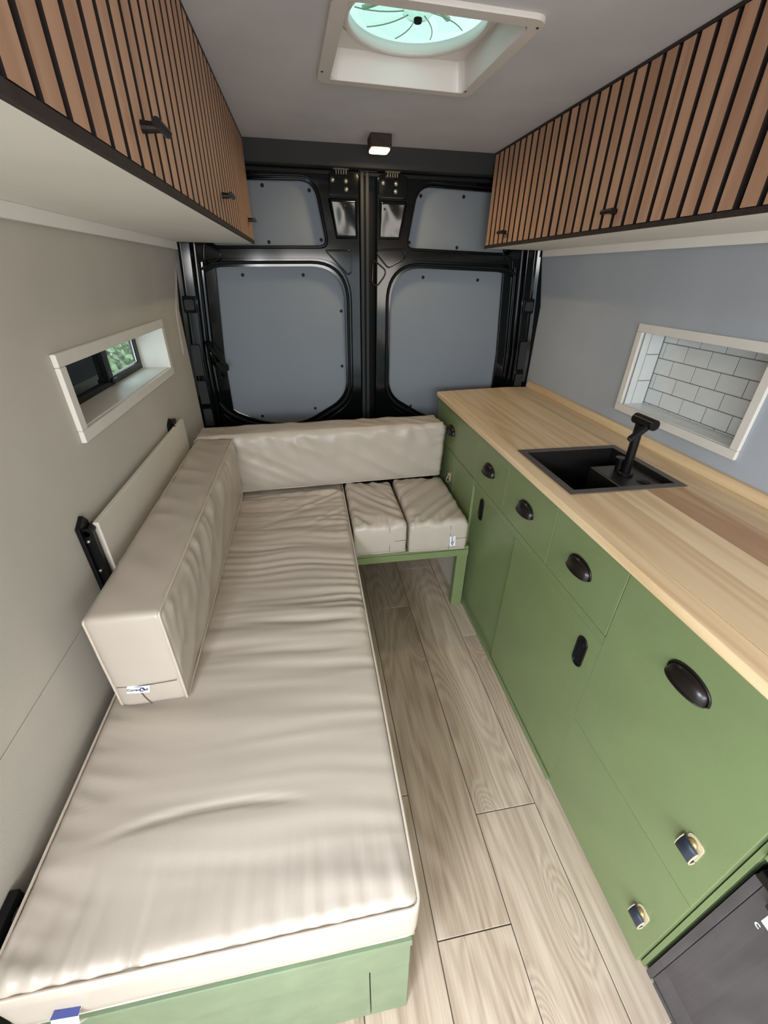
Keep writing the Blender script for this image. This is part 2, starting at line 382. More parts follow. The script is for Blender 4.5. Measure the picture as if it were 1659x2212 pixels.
# rear doors ---------------------------------------------------------------
def rear_door(name, side):
    sg = 1 if side == 'left' else -1
    X = lambda x: .9105+sg*(x-.9105)
    P = lambda pts: [(X(a), b) for a, b in pts]
    root = sempty(name, (X(.49), 2.37, .30))
    up = [(.17,1.548),(.715,1.560),(.668,1.812),(.19,1.800)]
    upr = [.045, .04, .07, .04]
    lo = [(.086,1.462),(.790,1.478),(.787,.842),(.535,.690),(.330,.690),(.088,.800)]
    lor = [.14, .17, .09, .09, .16, .13]
    out = [(.085,.34),(.866,.34),(.866,1.855),(.085,1.855)]
    def grow(pts, d):
        cx = sum(p[0] for p in pts)/len(pts); cz = sum(p[1] for p in pts)/len(pts)
        return [(a+(d if a > cx else -d), b+(d if b > cz else -d)) for a, b in pts]
    sheet('outer_frame', rpoly(P(out), .012), [rpoly(P(grow(lo, .036)), [r+.02 for r in lor], 10), rpoly(P(grow(up, .011)), [r+.01 for r in upr], 8)], 2.352, .008, .006, 'gloss', root)
    sheet('inner_frame', rpoly(P(out), .01), [rpoly(P(grow(lo, .002)), lor, 10), rpoly(P(grow(up, .001)), upr, 8)], 2.382, .006, .005, 'gloss', root)
    sheet('lower_panel', rpoly(P(grow(lo, .012)), lor, 10), [], 2.404, .004, .001, 'panel', root)
    sheet('upper_panel', rpoly(P(grow(up, .010)), upr, 8), [], 2.404, .004, .001, 'panel', root)
    ringpts = rpoly(P(grow(lo, .019)), [r+.01 for r in lor], 10)
    obj('rubber_seal', MB().tube([(a, 2.368, b) for a, b in ringpts], .008, 6, closed=True), 'rubber', root, smooth=True)
    scr = MB().lathe([(0,0), (.0075,0), (.0085,.0015), (.0085,.004), (0,.004)], (0,0,0), 'y', 12).mesh('screw', False)
    if side == 'left': pts = [(524,594),(655,594),(465,673),(737,672),(739,791),(567,899),(681,882),(478,815),(566,400),(668,411),(694,518),(581,523),(460,518)]
    else: pts = [(914,599),(1032,605),(835,672),(1080,679),(832,789),(1067,806),(887,877),(909,423),(1002,425),(884,524),(987,535),(1089,540)]
    for p in pts:
        q = at(*p, 'y', 2.398); o = link('screw', scr, 'rubber', root, q)
    # stamped beads
    beads = [[(703,541),(757,541),(759,588),(752,594)],[(440,524),(476,543),(476,556),(446,575),(440,560)]] if side == 'left' else \
            [[(815,540),(870,538),(877,548),(872,560),(838,579),(814,549)],[(806,560),(833,584),(831,596),(815,618),(804,612)],[(1084,545),(1107,560),(1107,585)]]
    for bd in beads:
        pp = [at(*p, 'y', 2.338) for p in bd]
        pp2 = rpoly([(p.x, p.z) for p in pp], .012, 4)
        obj('stamped_bead', MB().tube([(a, 2.338, b) for a, b in pp2], .0038, 8, closed=True), 'gloss', root, smooth=True)
    # door web beside the centre, shaped with tilt and ripple to mirror a lamp as glare
    ng = 16; mb = MB(); Z0, Z1 = 1.585, 1.748
    for i in range(ng+1):
        for k in range(ng+1):
            z_ = Z0+(Z1-Z0)*k/ng; xl = .722+(Z1-z_)*.20; x_ = X(xl+(.862-xl)*i/ng)
            tilt = (x_-.866)*.084-(z_-Z0)*.095 if side == 'left' else -(z_-Z0)*.09
            ed = 1-abs(2*i/ng-1)**10 if i in (0, ng) or k in (0, ng) else 1
            if k in (0, ng): ed = 0
            mb.v.append((x_, 2.3365+tilt*ed+.010*(1-ed)+.0016*noise.noise(V((x_*17, z_*13, 3))), z_))
    mb.f = [(i*(ng+1)+k, (i+1)*(ng+1)+k, (i+1)*(ng+1)+k+1, i*(ng+1)+k+1) for i in range(ng) for k in range(ng)]
    obj('glare_web', mb, 'gloss', root, smooth=True)
    # hinge and latch plate with bolts
    pl = rpoly(P([(.735,1.757),(.862,1.757),(.862,1.835),(.735,1.835)]), .012)
    lp = sheet('latch_plate', pl, [], 2.330, .003, .002, 'gloss', root)
    bolts = [(718,388),(747,391),(748,409)] if side == 'left' else [(828,395),(856,397),(855,414)]
    bm_ = MB().lathe([(0,-.005),(.004,-.005),(.005,-.003),(.0085,-.003),(.0095,0),(.0095,.003),(0,.003)], (0,0,0), 'y', 14).mesh('bolt', True)
    for p in bolts: link('bolt', bm_, 'steel', lp, at(*p, 'y', 2.323))
    c = at(736, 363, 'y', 2.31) if side == 'left' else at(848, 370, 'y', 2.31)
    mb = MB().box((c.x-.034, 2.302, c.z-.006), (c.x+.034, 2.325, c.z+.006))
    for k in range(5): mb.box((c.x-.024+k*.011, 2.304, c.z-.022), (c.x-.019+k*.011, 2.318, c.z-.006))
    obj('catch', mb, 'rim', lp, bevel=.001)
    for k in (0, 1): 
        h = X(.80+k*.035); obj('press_hole', MB().lathe([(0,0),(.005,0),(.005,.006)], (h, 2.315 if side == 'left' else 2.322, 1.716-k*.006), 'y', 10), 'rubber', root)
    return root
d1 = rear_door('door_1', 'left'); d2 = rear_door('door_2', 'right')
sl = struct(obj('trim_5', MB().box((.871,2.322,.34), (.889,2.37,1.845)).box((.895,2.326,.34), (.914,2.37,1.845)), 'seal', bevel=.005))
obj('rubber_gap', MB().box((.885,2.345,.34), (.899,2.365,1.845)), 'rubber', sl)
# grab strap and gas strut on left door
gs = thing('grab_strap', 'black looped pull strap hanging on the left rear door frame', 'strap', (.14,2.32,1.03))
pts = [at(450,742,'y',2.31), at(462,760,'y',2.30), at(478,778,'y',2.29), at(491,790,'y',2.27), at(492,800,'y',2.27), at(482,806,'y',2.28), at(472,800,'y',2.30), at(463,786,'y',2.32)]
mb = MB(); n = len(pts); w_ = V((0,.024,0)).lerp(V((0,.0,.0)), 0)
vs = []
for p in pts: vs += [p-V((.004,.012,.0)), p+V((.004,.012,.0))]
mb.add(vs, [(2*i, 2*i+1, 2*i+3, 2*i+2) for i in range(n-1)])
obj('webbing', mb, 'rubber', gs, smooth=True, solid=.003)
obj('anchor', MB().tube([at(446,738,'y',2.325), at(466,790,'y',2.325)], [.008,.011], 10), 'gloss', gs, smooth=True)
obj('end_button', MB().lathe([(0,-.01),(.009,-.008),(.010,0),(0,.002)], at(478,816,'y',2.35), 'y', 12), 'rubber', gs, smooth=True)

# window in the left wall ---------------------------------------------------
wn = sempty('window_1', (-.05, 1.53, 1.09))
t = .012
def casing(y0, y1, z0, z1, wid, xa, xb, root, names=('casing_board',)*4, mat='white'):
    obj('casing_board', MB().prism([(xa,y0,z1),(xa,y1,z1),(xa,y1,z1-wid),(xa,y0,z1-wid)], (xb-xa,0,0)), mat, root, bevel=.002)
    obj('casing_board', MB().prism([(xa,y0,z0),(xa,y1,z0),(xa,y1,z0+wid),(xa,y0,z0+wid)], (xb-xa,0,0)), mat, root, bevel=.002)
    obj('casing_board', MB().prism([(xa,y0,z0+wid+.0005),(xa,y0+wid,z0+wid+.0005),(xa,y0+wid,z1-wid-.0005),(xa,y0,z1-wid-.0005)], (xb-xa,0,0)), mat, root, bevel=.002)
    obj('casing_board', MB().prism([(xa,y1-wid,z0+wid+.0005),(xa,y1,z0+wid+.0005),(xa,y1,z1-wid-.0005),(xa,y1-wid,z1-wid-.0005)], (xb-xa,0,0)), mat, root, bevel=.002)
casing(1.106, 1.950, 1.064, 1.278, .030, .0005, .013, wn)
y0, y1, z0, z1 = HL
obj('sill', MB().prism([(-.118,y0,z0-.008),(.001,y0,z0-.008),(.001,y0,z0+.002),(-.118,y0,z0+.002)], (0,y1-y0,0)), 'white', wn)
obj('reveal_board', MB().box((-.118,y0+.002,z1-.003), (.002,y1-.002,z1+.004)), 'white', wn)
obj('reveal_board', MB().box((-.118,y0-.004,z0), (.002,y0+.002,z1)), 'white', wn)
obj('reveal_board', MB().box((-.118,y1-.003,z0), (.002,y1+.004,z1)), 'white', wn)
mb = MB(); xa, xb = -.118, -.098
mb.box((xa,y0,z0), (xb,y1,z0+.020)).box((xa,y0,z1-.014), (xb,y1,z1)).box((xa,y0,z0+.02), (xb,y0+.02,z1-.014)).box((xa,y1-.028,z0+.02), (xb,y1,z1-.014))
wf = obj('window_frame', mb, 'black', wn, bevel=.003)
ym = 1.60
sash = obj('sliding_sash', MB().box((-.110,ym-.018,z0+.018), (-.092,ym+.018,z1-.012)).box((-.108,ym+.018,z0+.018),(-.094,y1-.026,z0+.030)).box((-.108,y1-.045,z0+.03),(-.094,y1-.026,z1-.012)), 'black', wn, bevel=.002)
obj('latch', MB().box((-.094,ym-.012,z0+.010), (-.082,ym+.03,z0+.026)), 'black', sash, bevel=.004)
obj('pane', MB().box((-.105,ym,z0+.02), (-.101,y1-.03,z1-.012)), 'glass', wn)
obj('pane', MB().box((-.112,y0+.018,z0+.018), (-.109,ym,z1-.012)), 'tint', wn, label='dark tinted pane')
obj('frosted_strip', MB().tube([(-.099,ym+.03,z0+.034),(-.099,y1-.05,z0+.034),(-.099,y1-.048,z1-.02)], .0018, 6), 'white', wn)

# hedge outside --------------------------------------------------------------
def leaf_cloud(c, s, n, size, seed):
    rd = random.Random(seed); mb = MB()
    for i in range(n):
        q = V((rd.gauss(0,1), rd.gauss(0,1), rd.gauss(0,1))).normalized()*(rd.random()**.35)
        p = V(c)+V((q.x*s[0], q.y*s[1], q.z*s[2])); a = V((rd.gauss(0,1), rd.gauss(0,1), rd.gauss(0,1))).normalized(); b = a.orthogonal().normalized(); k = size*(.6+rd.random()*.8)
        mb.add([p-a*k, p+b*k*.5, p+a*k, p-b*k*.5], [(0,1,2,3)])
    return mb
hg = obj('hedge', leaf_cloud((-3.0,7.0,.3), (1.2,4.6,1.4), 16000, .07, 3), 'leaf'); hg['kind'] = 'stuff'
tag(hg, 'leafy green hedge outside the small window', 'hedge')
struct(obj('trim_6', MB().box((-9,-6,-.72), (9,12,-.62)), 'grout'))

# ================================================================ TILED NICHE
nc = thing('tiled_niche', 'white framed shelf niche lined with white subway tiles in the right wall', 'niche', (1.87,1.226,.98))
casing(.950, 1.505, .978, 1.303, .028, 1.8375, 1.826, nc)
y0, y1, z0, z1 = HR; XB = 1.930
obj('grout_backing', MB().box((XB,y0-.004,z0-.004), (XB+.006,y1+.004,z1+.004)), 'grout', nc)
obj('side_backing', MB().box((1.8385,y1,z0-.004), (XB,y1+.005,z1+.004)).box((1.8385,y0-.005,z0-.004), (XB,y0,z1+.004)).box((1.8385,y0-.004,z0-.006), (XB,y1+.004,z0-.001)).box((1.8385,y0-.004,z1), (XB,y1+.004,z1+.005)), 'grout', nc)
g = .0014
def tile(a, b, nm_='tile', mat='tile'):
    if min(abs(a[i]-b[i]) for i in range(3)) > 0 and sorted(abs(a[i]-b[i]) for i in range(3))[1] > .004 and sorted(abs(a[i]-b[i]) for i in range(3))[2] > .006:
        obj(nm_, MB().box(a, b), mat, nc, bevel=.0008, seg=1)
row0 = 1.240
rows = [(1.240, z1), (1.183, 1.240), (1.126, 1.183), (1.069, 1.126), (1.012, 1.069), (z0, 1.012)]
ph = [1.41, 1.455, 1.396, 1.455, 1.396, 1.44]
for (za, zb), p in zip(rows, ph):
    ys = [p+.1015*k for k in range(-6, 3)]; ys = [y0]+[y for y in ys if y0+.004 < y < y1-.004]+[y1]
    for ya, yb in zip(ys, ys[1:]): tile((XB-.002, ya+g, za+g), (XB-.0001, yb-g, zb-g))
for side in (0, 1):
    ya = y1-.0022 if side else y0+.0002; yb = y1-.0002 if side else y0+.0022
    for k, (xa, xb) in enumerate([(1.8395, 1.868), (1.870, XB-.006)]):
        zz = [z0, 1.098, 1.196, z1] if k else [z0, z1]
        for za, zb in zip(zz, zz[1:]): tile((xa, ya, za+g), (xb, yb, zb-g))
for k, (xa, xb) in enumerate([(1.8395, 1.884), (1.886, XB-.006)]):
    ys = [y0]+[y0+.055*(1-k)+.1015*j for j in range(0, 6)]+[y1]; ys = sorted(set(y for y in ys if y0 <= y <= y1))
    for ya, yb in zip(ys, ys[1:]): tile((xa, ya+.006*0+g, z0-.0008), (xb, yb-g, z0+.0035))
    
# ================================================================ FLAT-FOLDED TABLE
ft = thing('fold_down_table', 'cream board folded flat against the left wall on black hinged brackets', 'table', (.02,1.41,.60))
obj('table_board', MB().box((.020,.985,.58), (.034,1.848,.898)), 'ply', ft, bevel=.002)
def hinge(y, parent):
    b = obj('hinge_bracket', MB().prism([(.001,y-.030,.555),(.001,y+.012,.555),(.001,y+.020,.905),(.001,y+.004,.925),(.001,y-.030,.905)], (.010,0,0)).box((.010,y-.020,.56), (.030,y-.014,.90)).tube([(.016,y-.02,.885),(.016,y+.03,.885)], .010, 10), 'black', parent, bevel=.0015)
    for z in (.865, .775, .64):
        obj('bolt', MB().lathe([(0,-.003),(.004,-.003),(.0045,0),(.0045,.003),(0,.003)], (.016,y-.022,z), 'y', 10), 'steel', b, smooth=True)
hinge(.972, ft); hinge(1.76, ft)
# far bracket arm sticks out above
obj('hinge_bracket', MB().box((.004,1.76,.88), (.02,1.80,.915)), 'black', ft, bevel=.003)

bk = thing('floor_bracket', 'black steel bracket on the left wall beside the mattress near corner', 'bracket', (.01,.36,.10))
obj('plate', MB().box((.001,.24,.20), (.018,.392,.505)), 'black', bk, bevel=.002)
obj('rail', MB().box((.018,.352,.22), (.026,.372,.49)), 'header', bk, bevel=.003)
obj('bolt', MB().lathe([(0,0),(.007,0),(.008,-.004),(.008,-.006)], (.026,.362,.46), 'x', 10), 'steel', bk)

# ================================================================ CUSHIONS
def N(x, y, z=0): return noise.noise(V((x, y, z)))
def cushion(name, root, lo, hi, step, rad, bulge, disp, mat='vinyl', pname='cover'):
    lo = V(lo); hi = V(hi); sz = hi-lo; c = (lo+hi)/2
    n = [max(4, int(round(sz[i]/step[i]))) for i in range(3)]
    mb = MB()
    def pos(u):
        # u in 0..1 cube surface -> rounded, bulged, displaced
        p = V([lo[i]+sz[i]*u[i] for i in range(3)])
        inn = V([min(max(p[i], lo[i]+rad), hi[i]-rad) for i in range(3)])
        d = p-inn
        if d.length < 1e-9: return p
        # which faces: squash cube corner to sphere
        nn = d.normalized(); q = inn+nn*rad
        f = V([1-(2*u[i]-1)**4 for i in range(3)])
        for i in range(3):
            if abs(d[i]) >= rad-1e-6:
                j, k = [a for a in range(3) if a != i]
                q[i] += 0 if (i == 2 and d[i] < 0) else (1 if d[i] > 0 else -1)*bulge[i]*f[j]*f[k]
        return q+nn*disp(q-lo, sz, nn)
    cache = {}
    def vid(ijk):
        if ijk not in cache:
            def prm(i, k):
                # cluster samples near the rounded edge
                s = k/n[i]; return s
            u = [prm(i, ijk[i]) for i in range(3)]; cache[ijk] = len(mb.v); mb.v.append(tuple(pos(u)))
        return cache[ijk]
    for ax in range(3):
        a, b = [i for i in range(3) if i != ax]
        for sidei in (0, n[ax]):
            for i in range(n[a]):
                for j in range(n[b]):
                    def k(ii, jj):
                        t_ = [0,0,0]; t_[ax] = sidei; t_[a] = ii; t_[b] = jj; return vid(tuple(t_))
                    mb.f.append((k(i,j), k(i+1,j), k(i+1,j+1), k(i,j+1)))
    o = obj(pname, mb, mat, root, smooth=True, origin=WL[root.name])
    return o
def fade(d, w): return math.exp(-(d/w)**2)
def piping(root, loop, r=.0028, name='piping', wob=.0012, mat='pipe', closed=True, seed=0):
    pts = []
    k = len(loop)
    for i in range(k if closed else k-1):
        a = V(loop[i]); b = V(loop[(i+1) % k]); L_ = (b-a).length; m_ = max(2, int(L_/.03))
        for j in range(m_):
            p = a.lerp(b, j/m_); q = wob*N(p.x*9+seed, p.y*9, p.z*9)
            pts.append(p+V((q, q*.6, q)))
    if not closed: pts.append(V(loop[-1]))
    return obj(name, MB().tube(pts, r, 7, closed=closed), mat, root, smooth=True)
def rect_loop(ax, val, a0, a1, b0, b1, r):
    pl = rpoly([(a0,b0),(a1,b0),(a1,b1),(a0,b1)], r, 4)
    return [(val,a,b) if ax == 'x' else (a,val,b) if ax == 'y' else (a,b,val) for a, b in pl]

# long seat mattress
MX0, MX1, MY0, MY1, MZ0, MZ1 = .030, .713, .250, 1.985, .3625, .506
mt_ = thing('daybed_mattress', 'long taupe vinyl mattress with cream piping on the green base', 'mattress', (.37,1.1,.362))
def d_matt(p, sz, nn):
    h = 0
    if nn.z > .7:
        x, y = p.x, p.y; dr = sz.x-x; df = y; dl = x
        ed = min(1, dr/.02)*min(1, df/.018)*min(1, dl/.02)
        # gathers running in from the right edge
        k = .35+.65*max(0, min(1, (y-.35)/.35))
        yy = y-.10*dr+.06*dr*dr+.018*N(x*5, y*4, 1)
        g1 = N(dr*2.2, yy*26, 3)
        rid = (1-abs(g1)*2.0)
        am = (fade(dr, .42)*.85+.15)*(.40+.65*max(0, N(x*1.3, y*3.5, 7)+.45))
        h += .0062*rid*am*k
        g2 = N(x*1.6+9, yy*13, 5); h += .0050*g2*(.35+.65*k)
        # front pleats
        xx = x+.22*df*(x-sz.x*.45)
        g3 = N(xx*26, df*2.2, 11); h += .0120*(1-abs(g3)*2.2)*fade(df, .11)*(.40+.9*max(0, N(x*5, 2.2, 1)+.3))
        # left tucks
        g4 = N(dl*3, (y+.3*dl)*24, 15); h += .0030*(1-abs(g4)*2)*fade(dl, .10)
        # rear tight diagonal folds
        if y > 1.15:
            q = y+.65*(dr-.1); g5 = N(x*1.5, q*20, 21); h += .006*(1-abs(g5)*2)*min(1, (y-1.15)/.15)*fade(dr, .30)
        # shallow crease across near end
        yc = .170+.05*math.sin(x*5); h += -.0035*fade(y-yc, .006)*max(0, min(1, (x-.08)/.1))*max(0, min(1, (.50-x)/.1))
        h = h*ed*1.9-.003; kk = max(0, min(1, (y-1.585)/.03)); h = h*(1-kk)-.006*kk
    elif nn.x > .7 or nn.y < -.7:
        h = .0022*N(p.x*7, p.y*7, p.z*10)
    return h
cushion('m', mt_, (MX0,MY0,MZ0), (MX1,MY1,MZ1), (.0085,.0078,.018), .018, (.003,.002,.005), d_matt)
piping(mt_, rect_loop('z', MZ1-.004, MX0+.003, MX1-.003, MY0+.002, MY1, .02), .0030)
piping(mt_, rect_loop('z', MZ0+.006, MX0+.003, MX1-.003, MY0+.003, MY1, .02), .0026)
# left long back cushion
lc = thing('long_back_cushion', 'long boxy taupe bolster cushion along the left wall, label on its near end', 'cushion', (.15,1.3,.51))
def d_back(p, sz, nn):
    h = .0035*N(p.x*5+3, p.y*4, p.z*5)+.0015*N(p.x*16, p.y*14, p.z*16)
    if nn.x > .7:
        top = sz.z-p.z; g = N(p.y*16+.5*p.z, p.z*2.5, 4); h += .010*(1-abs(g)*2)*fade(top, .11)*min(1, top/.015)
        h += .0045*(1-abs(N(p.y*5-p.z*6, p.z*3, 9))*2)*min(1, p.z/.05)
        dn = p.y; g = N(dn*4, p.z*26, 2); h += .004*(1-abs(g)*2)*fade(dn, .06)*min(1, dn/.01)
    if nn.z > .7:
        h += .005*(1-abs(N(p.x*4, p.y*9+p.x*6, 5))*2)*fade(p.x-.02, .08)
    if nn.y < -.7: h += .003*N(p.x*10, p.z*6, 3)
    return h
LX0, LX1, LY0, LY1, LZ0, LZ1 = .072, .222, .729, 1.836, .516, .802
cushion('c', lc, (LX0,LY0,LZ0), (LX1,LY1,LZ1), (.011,.010,.010), .010, (.012,.004,.006), d_back)
piping(lc, rect_loop('x', LX1+.002, LY0+.001, LY1-.003, LZ0+.003, LZ1+.0005, .008), .0034)
piping(lc, rect_loop('x', LX0, LY0+.003, LY1-.003, LZ0+.003, LZ1-.003, .008), .0030)
# sewn end details, label
obj('end_seam', MB().tube([(LX0+.010,LY0-.0048,.593),(.147,LY0-.0075,.592),(LX1-.006,LY0-.0042,.593)], .0009, 6), 'seam', lc)
obj('zip_seam', MB().tube([(.128,LY0-.0065,.580),(.133,LY0-.0060,.55),(.142,LY0-.0045,.519)], .0011, 6), 'seam', lc)
def sewn_label(root, o, xd, yd, w, h, body='Covers', tail='all', nm_='label'):
    nrm = V(xd).normalized().cross(V(yd).normalized())
    X_ = V(xd).normalized(); Y_ = V(yd).normalized(); o = V(o)
    lb = obj(nm_, MB().prism([o-X_*w/2-Y_*h/2, o+X_*w/2-Y_*h/2, o+X_*w/2+Y_*h/2, o-X_*w/2+Y_*h/2], nrm*.0012), 'label', root, origin=o, label='white sewn label with navy lettering')
    q = o+nrm*.0014
    text('lettering', body, h*.40, 'ink', lb, frame_mtx(q-X_*w*.19-Y_*h*.05, X_, Y_), bold=.0002)
    text('lettering', tail, h*.40, 'ink', lb, frame_mtx(q+X_*w*.34-Y_*h*.05, X_, Y_), bold=.0002)
    mb = MB()
    c = q+X_*w*.16-Y_*h*.02
    mb.prism([c+X_*h*.22*math.cos(a)+Y_*h*.28*math.sin(a) for a in [2*PI*i/16 for i in range(16)]], nrm*.0003)
    em = obj('emblem', mb, 'navy', lb)
    text('ampersand', '&', h*.38, 'label', lb, frame_mtx(c+nrm*.0005, X_, Y_), bold=.0002)
    obj('swoosh', MB().prism([q-X_*w*.20+Y_*h*.30, q+X_*w*.10+Y_*h*.30, q+X_*w*.10+Y_*h*.35, q-X_*w*.20+Y_*h*.33], nrm*.0003), 'navy', lb)
    return lb
a = at(275,1481,'y',LY0-.006); b = at(324,1478,'y',LY0-.006); c_ = at(275,1499,'y',LY0-.006)
sewn_label(lc, ((a+b)/2+(c_-a)/2), b-a, (a-c_), .050, .026)
# rear back cushion
rc = thing('rear_back_cushion', 'taupe bolster cushion across the rear below the door panels', 'cushion', (.64,1.97,.51))
def d_rear(p, sz, nn):
    h = .003*N(p.x*6+13, p.y*6, p.z*6)+.002*N(p.x*18, p.y*18+5, p.z*18)
    if nn.y < -.7:
        top = sz.z-p.z
        h += .0150*(1-abs(N(p.x*11+p.z*5, p.z*4, 14))*2.2)*fade(top, .12)*min(1, top/.012)
        h += .0130*(1-abs(N(p.x*6+p.z*9, p.z*5+p.x*2, 24))*2.4)*min(1, p.z/.04)*.8
        de = sz.x-p.x; h += .006*(1-abs(N(p.z*24+de*6, de*4, 5))*2)*fade(de, .07)*min(1, de/.01)
        h += .004*(1-abs(N(p.z*16-p.x*10, p.x*4, 8))*2)*fade(p.x-.2, .12)
    if nn.z > .7: h += .005*(1-abs(N(p.x*8+p.y*9, p.y*4, 31))*2)
    return h
RX0, RX1, RY0, RY1 = .060, 1.233, 1.905, 2.045
cushion('c', rc, (RX0,RY0,.513), (RX1,RY1,.803), (.010,.012,.010), .010, (.003,.008,.006), d_rear)
piping(rc, rect_loop('y', RY0, RX0+.003, RX1-.002, .518, .799, .008), .0028)
piping(rc, rect_loop('y', RY1, RX0+.003, RX1-.002, .518, .799, .008), .0028)
rc.rotation_euler = (0, 0, math.radians(3.4)); rc.location = WL[rc.name]+V((0,-.010,0))
# two seat cushions
def d_seat(seed):
    def f(p, sz, nn):
        h = .002*N(p.x*8+seed, p.y*8, p.z*8)
        if nn.z > .7:
            ed = min(1, (sz.x-p.x)/.012)*min(1, p.x/.012)*min(1, p.y/.012)
            q = p.x*1.0+p.y*.75 if seed < 5 else -p.x*.9+p.y*.9
            h += ed*.015*(1-abs(N(q*15+seed, (p.x-p.y)*3, seed))*2.1)*(.45+.55*fade(p.y-.16, .2))
            h += ed*.007*(1-abs(N(p.x*22+seed*3, p.y*3, 2))*2)*fade(p.y, .08)
            h += ed*.006*(1-abs(N(p.x*5, p.y*20, 2+seed))*2)*fade(p.x, .06)
        if nn.y < -.7:
            h += .004*(1-abs(N(p.x*14+seed+p.z*10, p.z*5, 3))*2)*min(1, p.z/.02)
        return h
    return f
sc_l = thing('seat_cushion', 'small taupe seat cushion next to the long mattress, middle of the rear bench', 'cushion', (.84,1.70,.365), 'seat cushions on the rear bench')
cushion('c', sc_l, (.7225,1.468,.363), (.957,1.906,.505), (.0085,.0085,.010), .012, (.002,.003,.010), d_seat(2))
piping(sc_l, rect_loop('z', .500, .725, .955, 1.470, 1.903, .01)); piping(sc_l, rect_loop('z', .369, .725, .955, 1.470, 1.903, .01))
obj('front_seam', MB().tube([(.878,1.4635,.505),(.880,1.462,.44),(.880,1.4635,.374)], .0010, 6), 'seam', sc_l)
obj('front_seam', MB().tube([(.880,1.4630,.430),(.961,1.4630,.432)], .0009, 6), 'seam', sc_l)
sc_r = thing('seat_cushion', 'small taupe seat cushion with a white side label, against the green cabinet', 'cushion', (1.11,1.70,.365), 'seat cushions on the rear bench')
cushion('c', sc_r, (.972,1.455,.364), (1.238,1.922,.504), (.0085,.0085,.010), .012, (.002,.003,.010), d_seat(9))
piping(sc_r, rect_loop('z', .499, .975, 1.235, 1.457, 1.919, .01)); piping(sc_r, rect_loop('z', .369, .975, 1.235, 1.457, 1.919, .01))
obj('front_seam', MB().tube([(1.156,1.4505,.498),(1.157,1.449,.44),(1.156,1.4505,.372)], .0010, 6), 'seam', sc_r)
obj('front_seam', MB().tube([(1.158,1.4500,.428),(1.240,1.4500,.430)], .0009, 6), 'seam', sc_r)
sc_r.rotation_euler = (0, 0, math.radians(-1.5))
a = at(981,1169,'y',1.443)
sewn_label(sc_r, (a.x,1.4475,a.z), (0.08,0,-1), (1,0,.08), .052, .026)
# label hanging at the mattress corner: folded loop
a = at(150,2192,'y',.243)
fl_ = MB(); pr_ = [(.0,0,0),(-.004,-.008,-.004),(-.002,-.016,-.014),(.004,-.010,-.026)]
ax_ = V((.050,0,-.012))
lo_ = []
for q in pr_: lo_ += [V((a.x-.02,.2495,a.z+.012))+V(q), V((a.x-.02,.2495,a.z+.012))+V(q)+ax_*.75]
fl_.add(lo_, [(0,1,3,2),(2,3,5,4),(4,5,7,6)])
lbm = obj('label', fl_, 'label', mt_, solid=.001, label='folded white label with navy lettering', smooth=True)
text('lettering', 'Covers', .0135, 'navy', lbm, frame_mtx(V((a.x-.002,.2300,a.z-.010)), V((1,-.02,-.24)), V((.18,-.45,.9))), bold=.0003)
obj('print_edge', MB().prism([V(q)+V((a.x-.02,.2490,a.z+.0125)) for q in [(0,0,0),(.036,0,-.009),(.034,-.009,-.013),(-.004,-.009,-.004)]], (0,-.0006,.0006)), 'navy', lbm)

# ================================================================ GREEN DAYBED BASE
db = thing('daybed_platform', 'green painted plywood daybed base under the long mattress', 'bed base', (.36,1.1,0))
obj('base_box', MB().box((.690,.262,.004), (.704,1.96,.345)).box((.02,1.95,.004), (.690,1.96,.345)), 'green', db)
obj('base_lid', MB().box((.010,.256,.346), (.708,1.98,.361)), 'green', db, bevel=.001)
def leanp(x0, x1, z0, z1, off, th=.012):
    Y = lambda z: .226+.026*z/.345
    return MB().add([(x0,Y(z0)-off,z0),(x1,Y(z0)-off,z0),(x1,Y(z1)-off,z1),(x0,Y(z1)-off,z1),(x0,Y(z0)+th,z0),(x1,Y(z0)+th,z0),(x1,Y(z1)+th,z1),(x0,Y(z1)+th,z1)],
                    [(0,1,2,3),(7,6,5,4),(0,4,5,1),(1,5,6,2),(2,6,7,3),(3,7,4,0)])
obj('front_panel', leanp(.02,.6175,.002,.238,0), 'green_pale', db, bevel=.001)
obj('front_panel', leanp(.6195,.700,.002,.238,0), 'green_pale', db, bevel=.001)
obj('front_rail', leanp(.02,.700,.2385,.325,.0015), 'green_pale', db, bevel=.0015)
obj('front_lip', leanp(.02,.703,.3255,.345,.004), 'green_pale', db, bevel=.002)
obj('corner_gap', MB().box((.7035,.262,.01), (.7065,.270,.335)), 'edge', db)

# bench under the rear cushions
rb = thing('rear_bench', 'green painted bench frame with a square leg under the rear cushions', 'bench', (.98,1.8,0))
obj('bench_top', MB().box((.710,1.475,.345), (1.258,2.02,.360)), 'green', rb, bevel=.001)
obj('front_rail', MB().box((.710,1.470,.312), (1.258,1.492,.3445)), 'green', rb, bevel=.0015)
obj('leg', MB().box((1.206,1.474,.001), (1.258,1.512,.3115)), 'green', rb, bevel=.002)
obj('rear_rail', MB().box((.710,1.985,.30), (1.258,2.005,.3445)), 'green', rb)

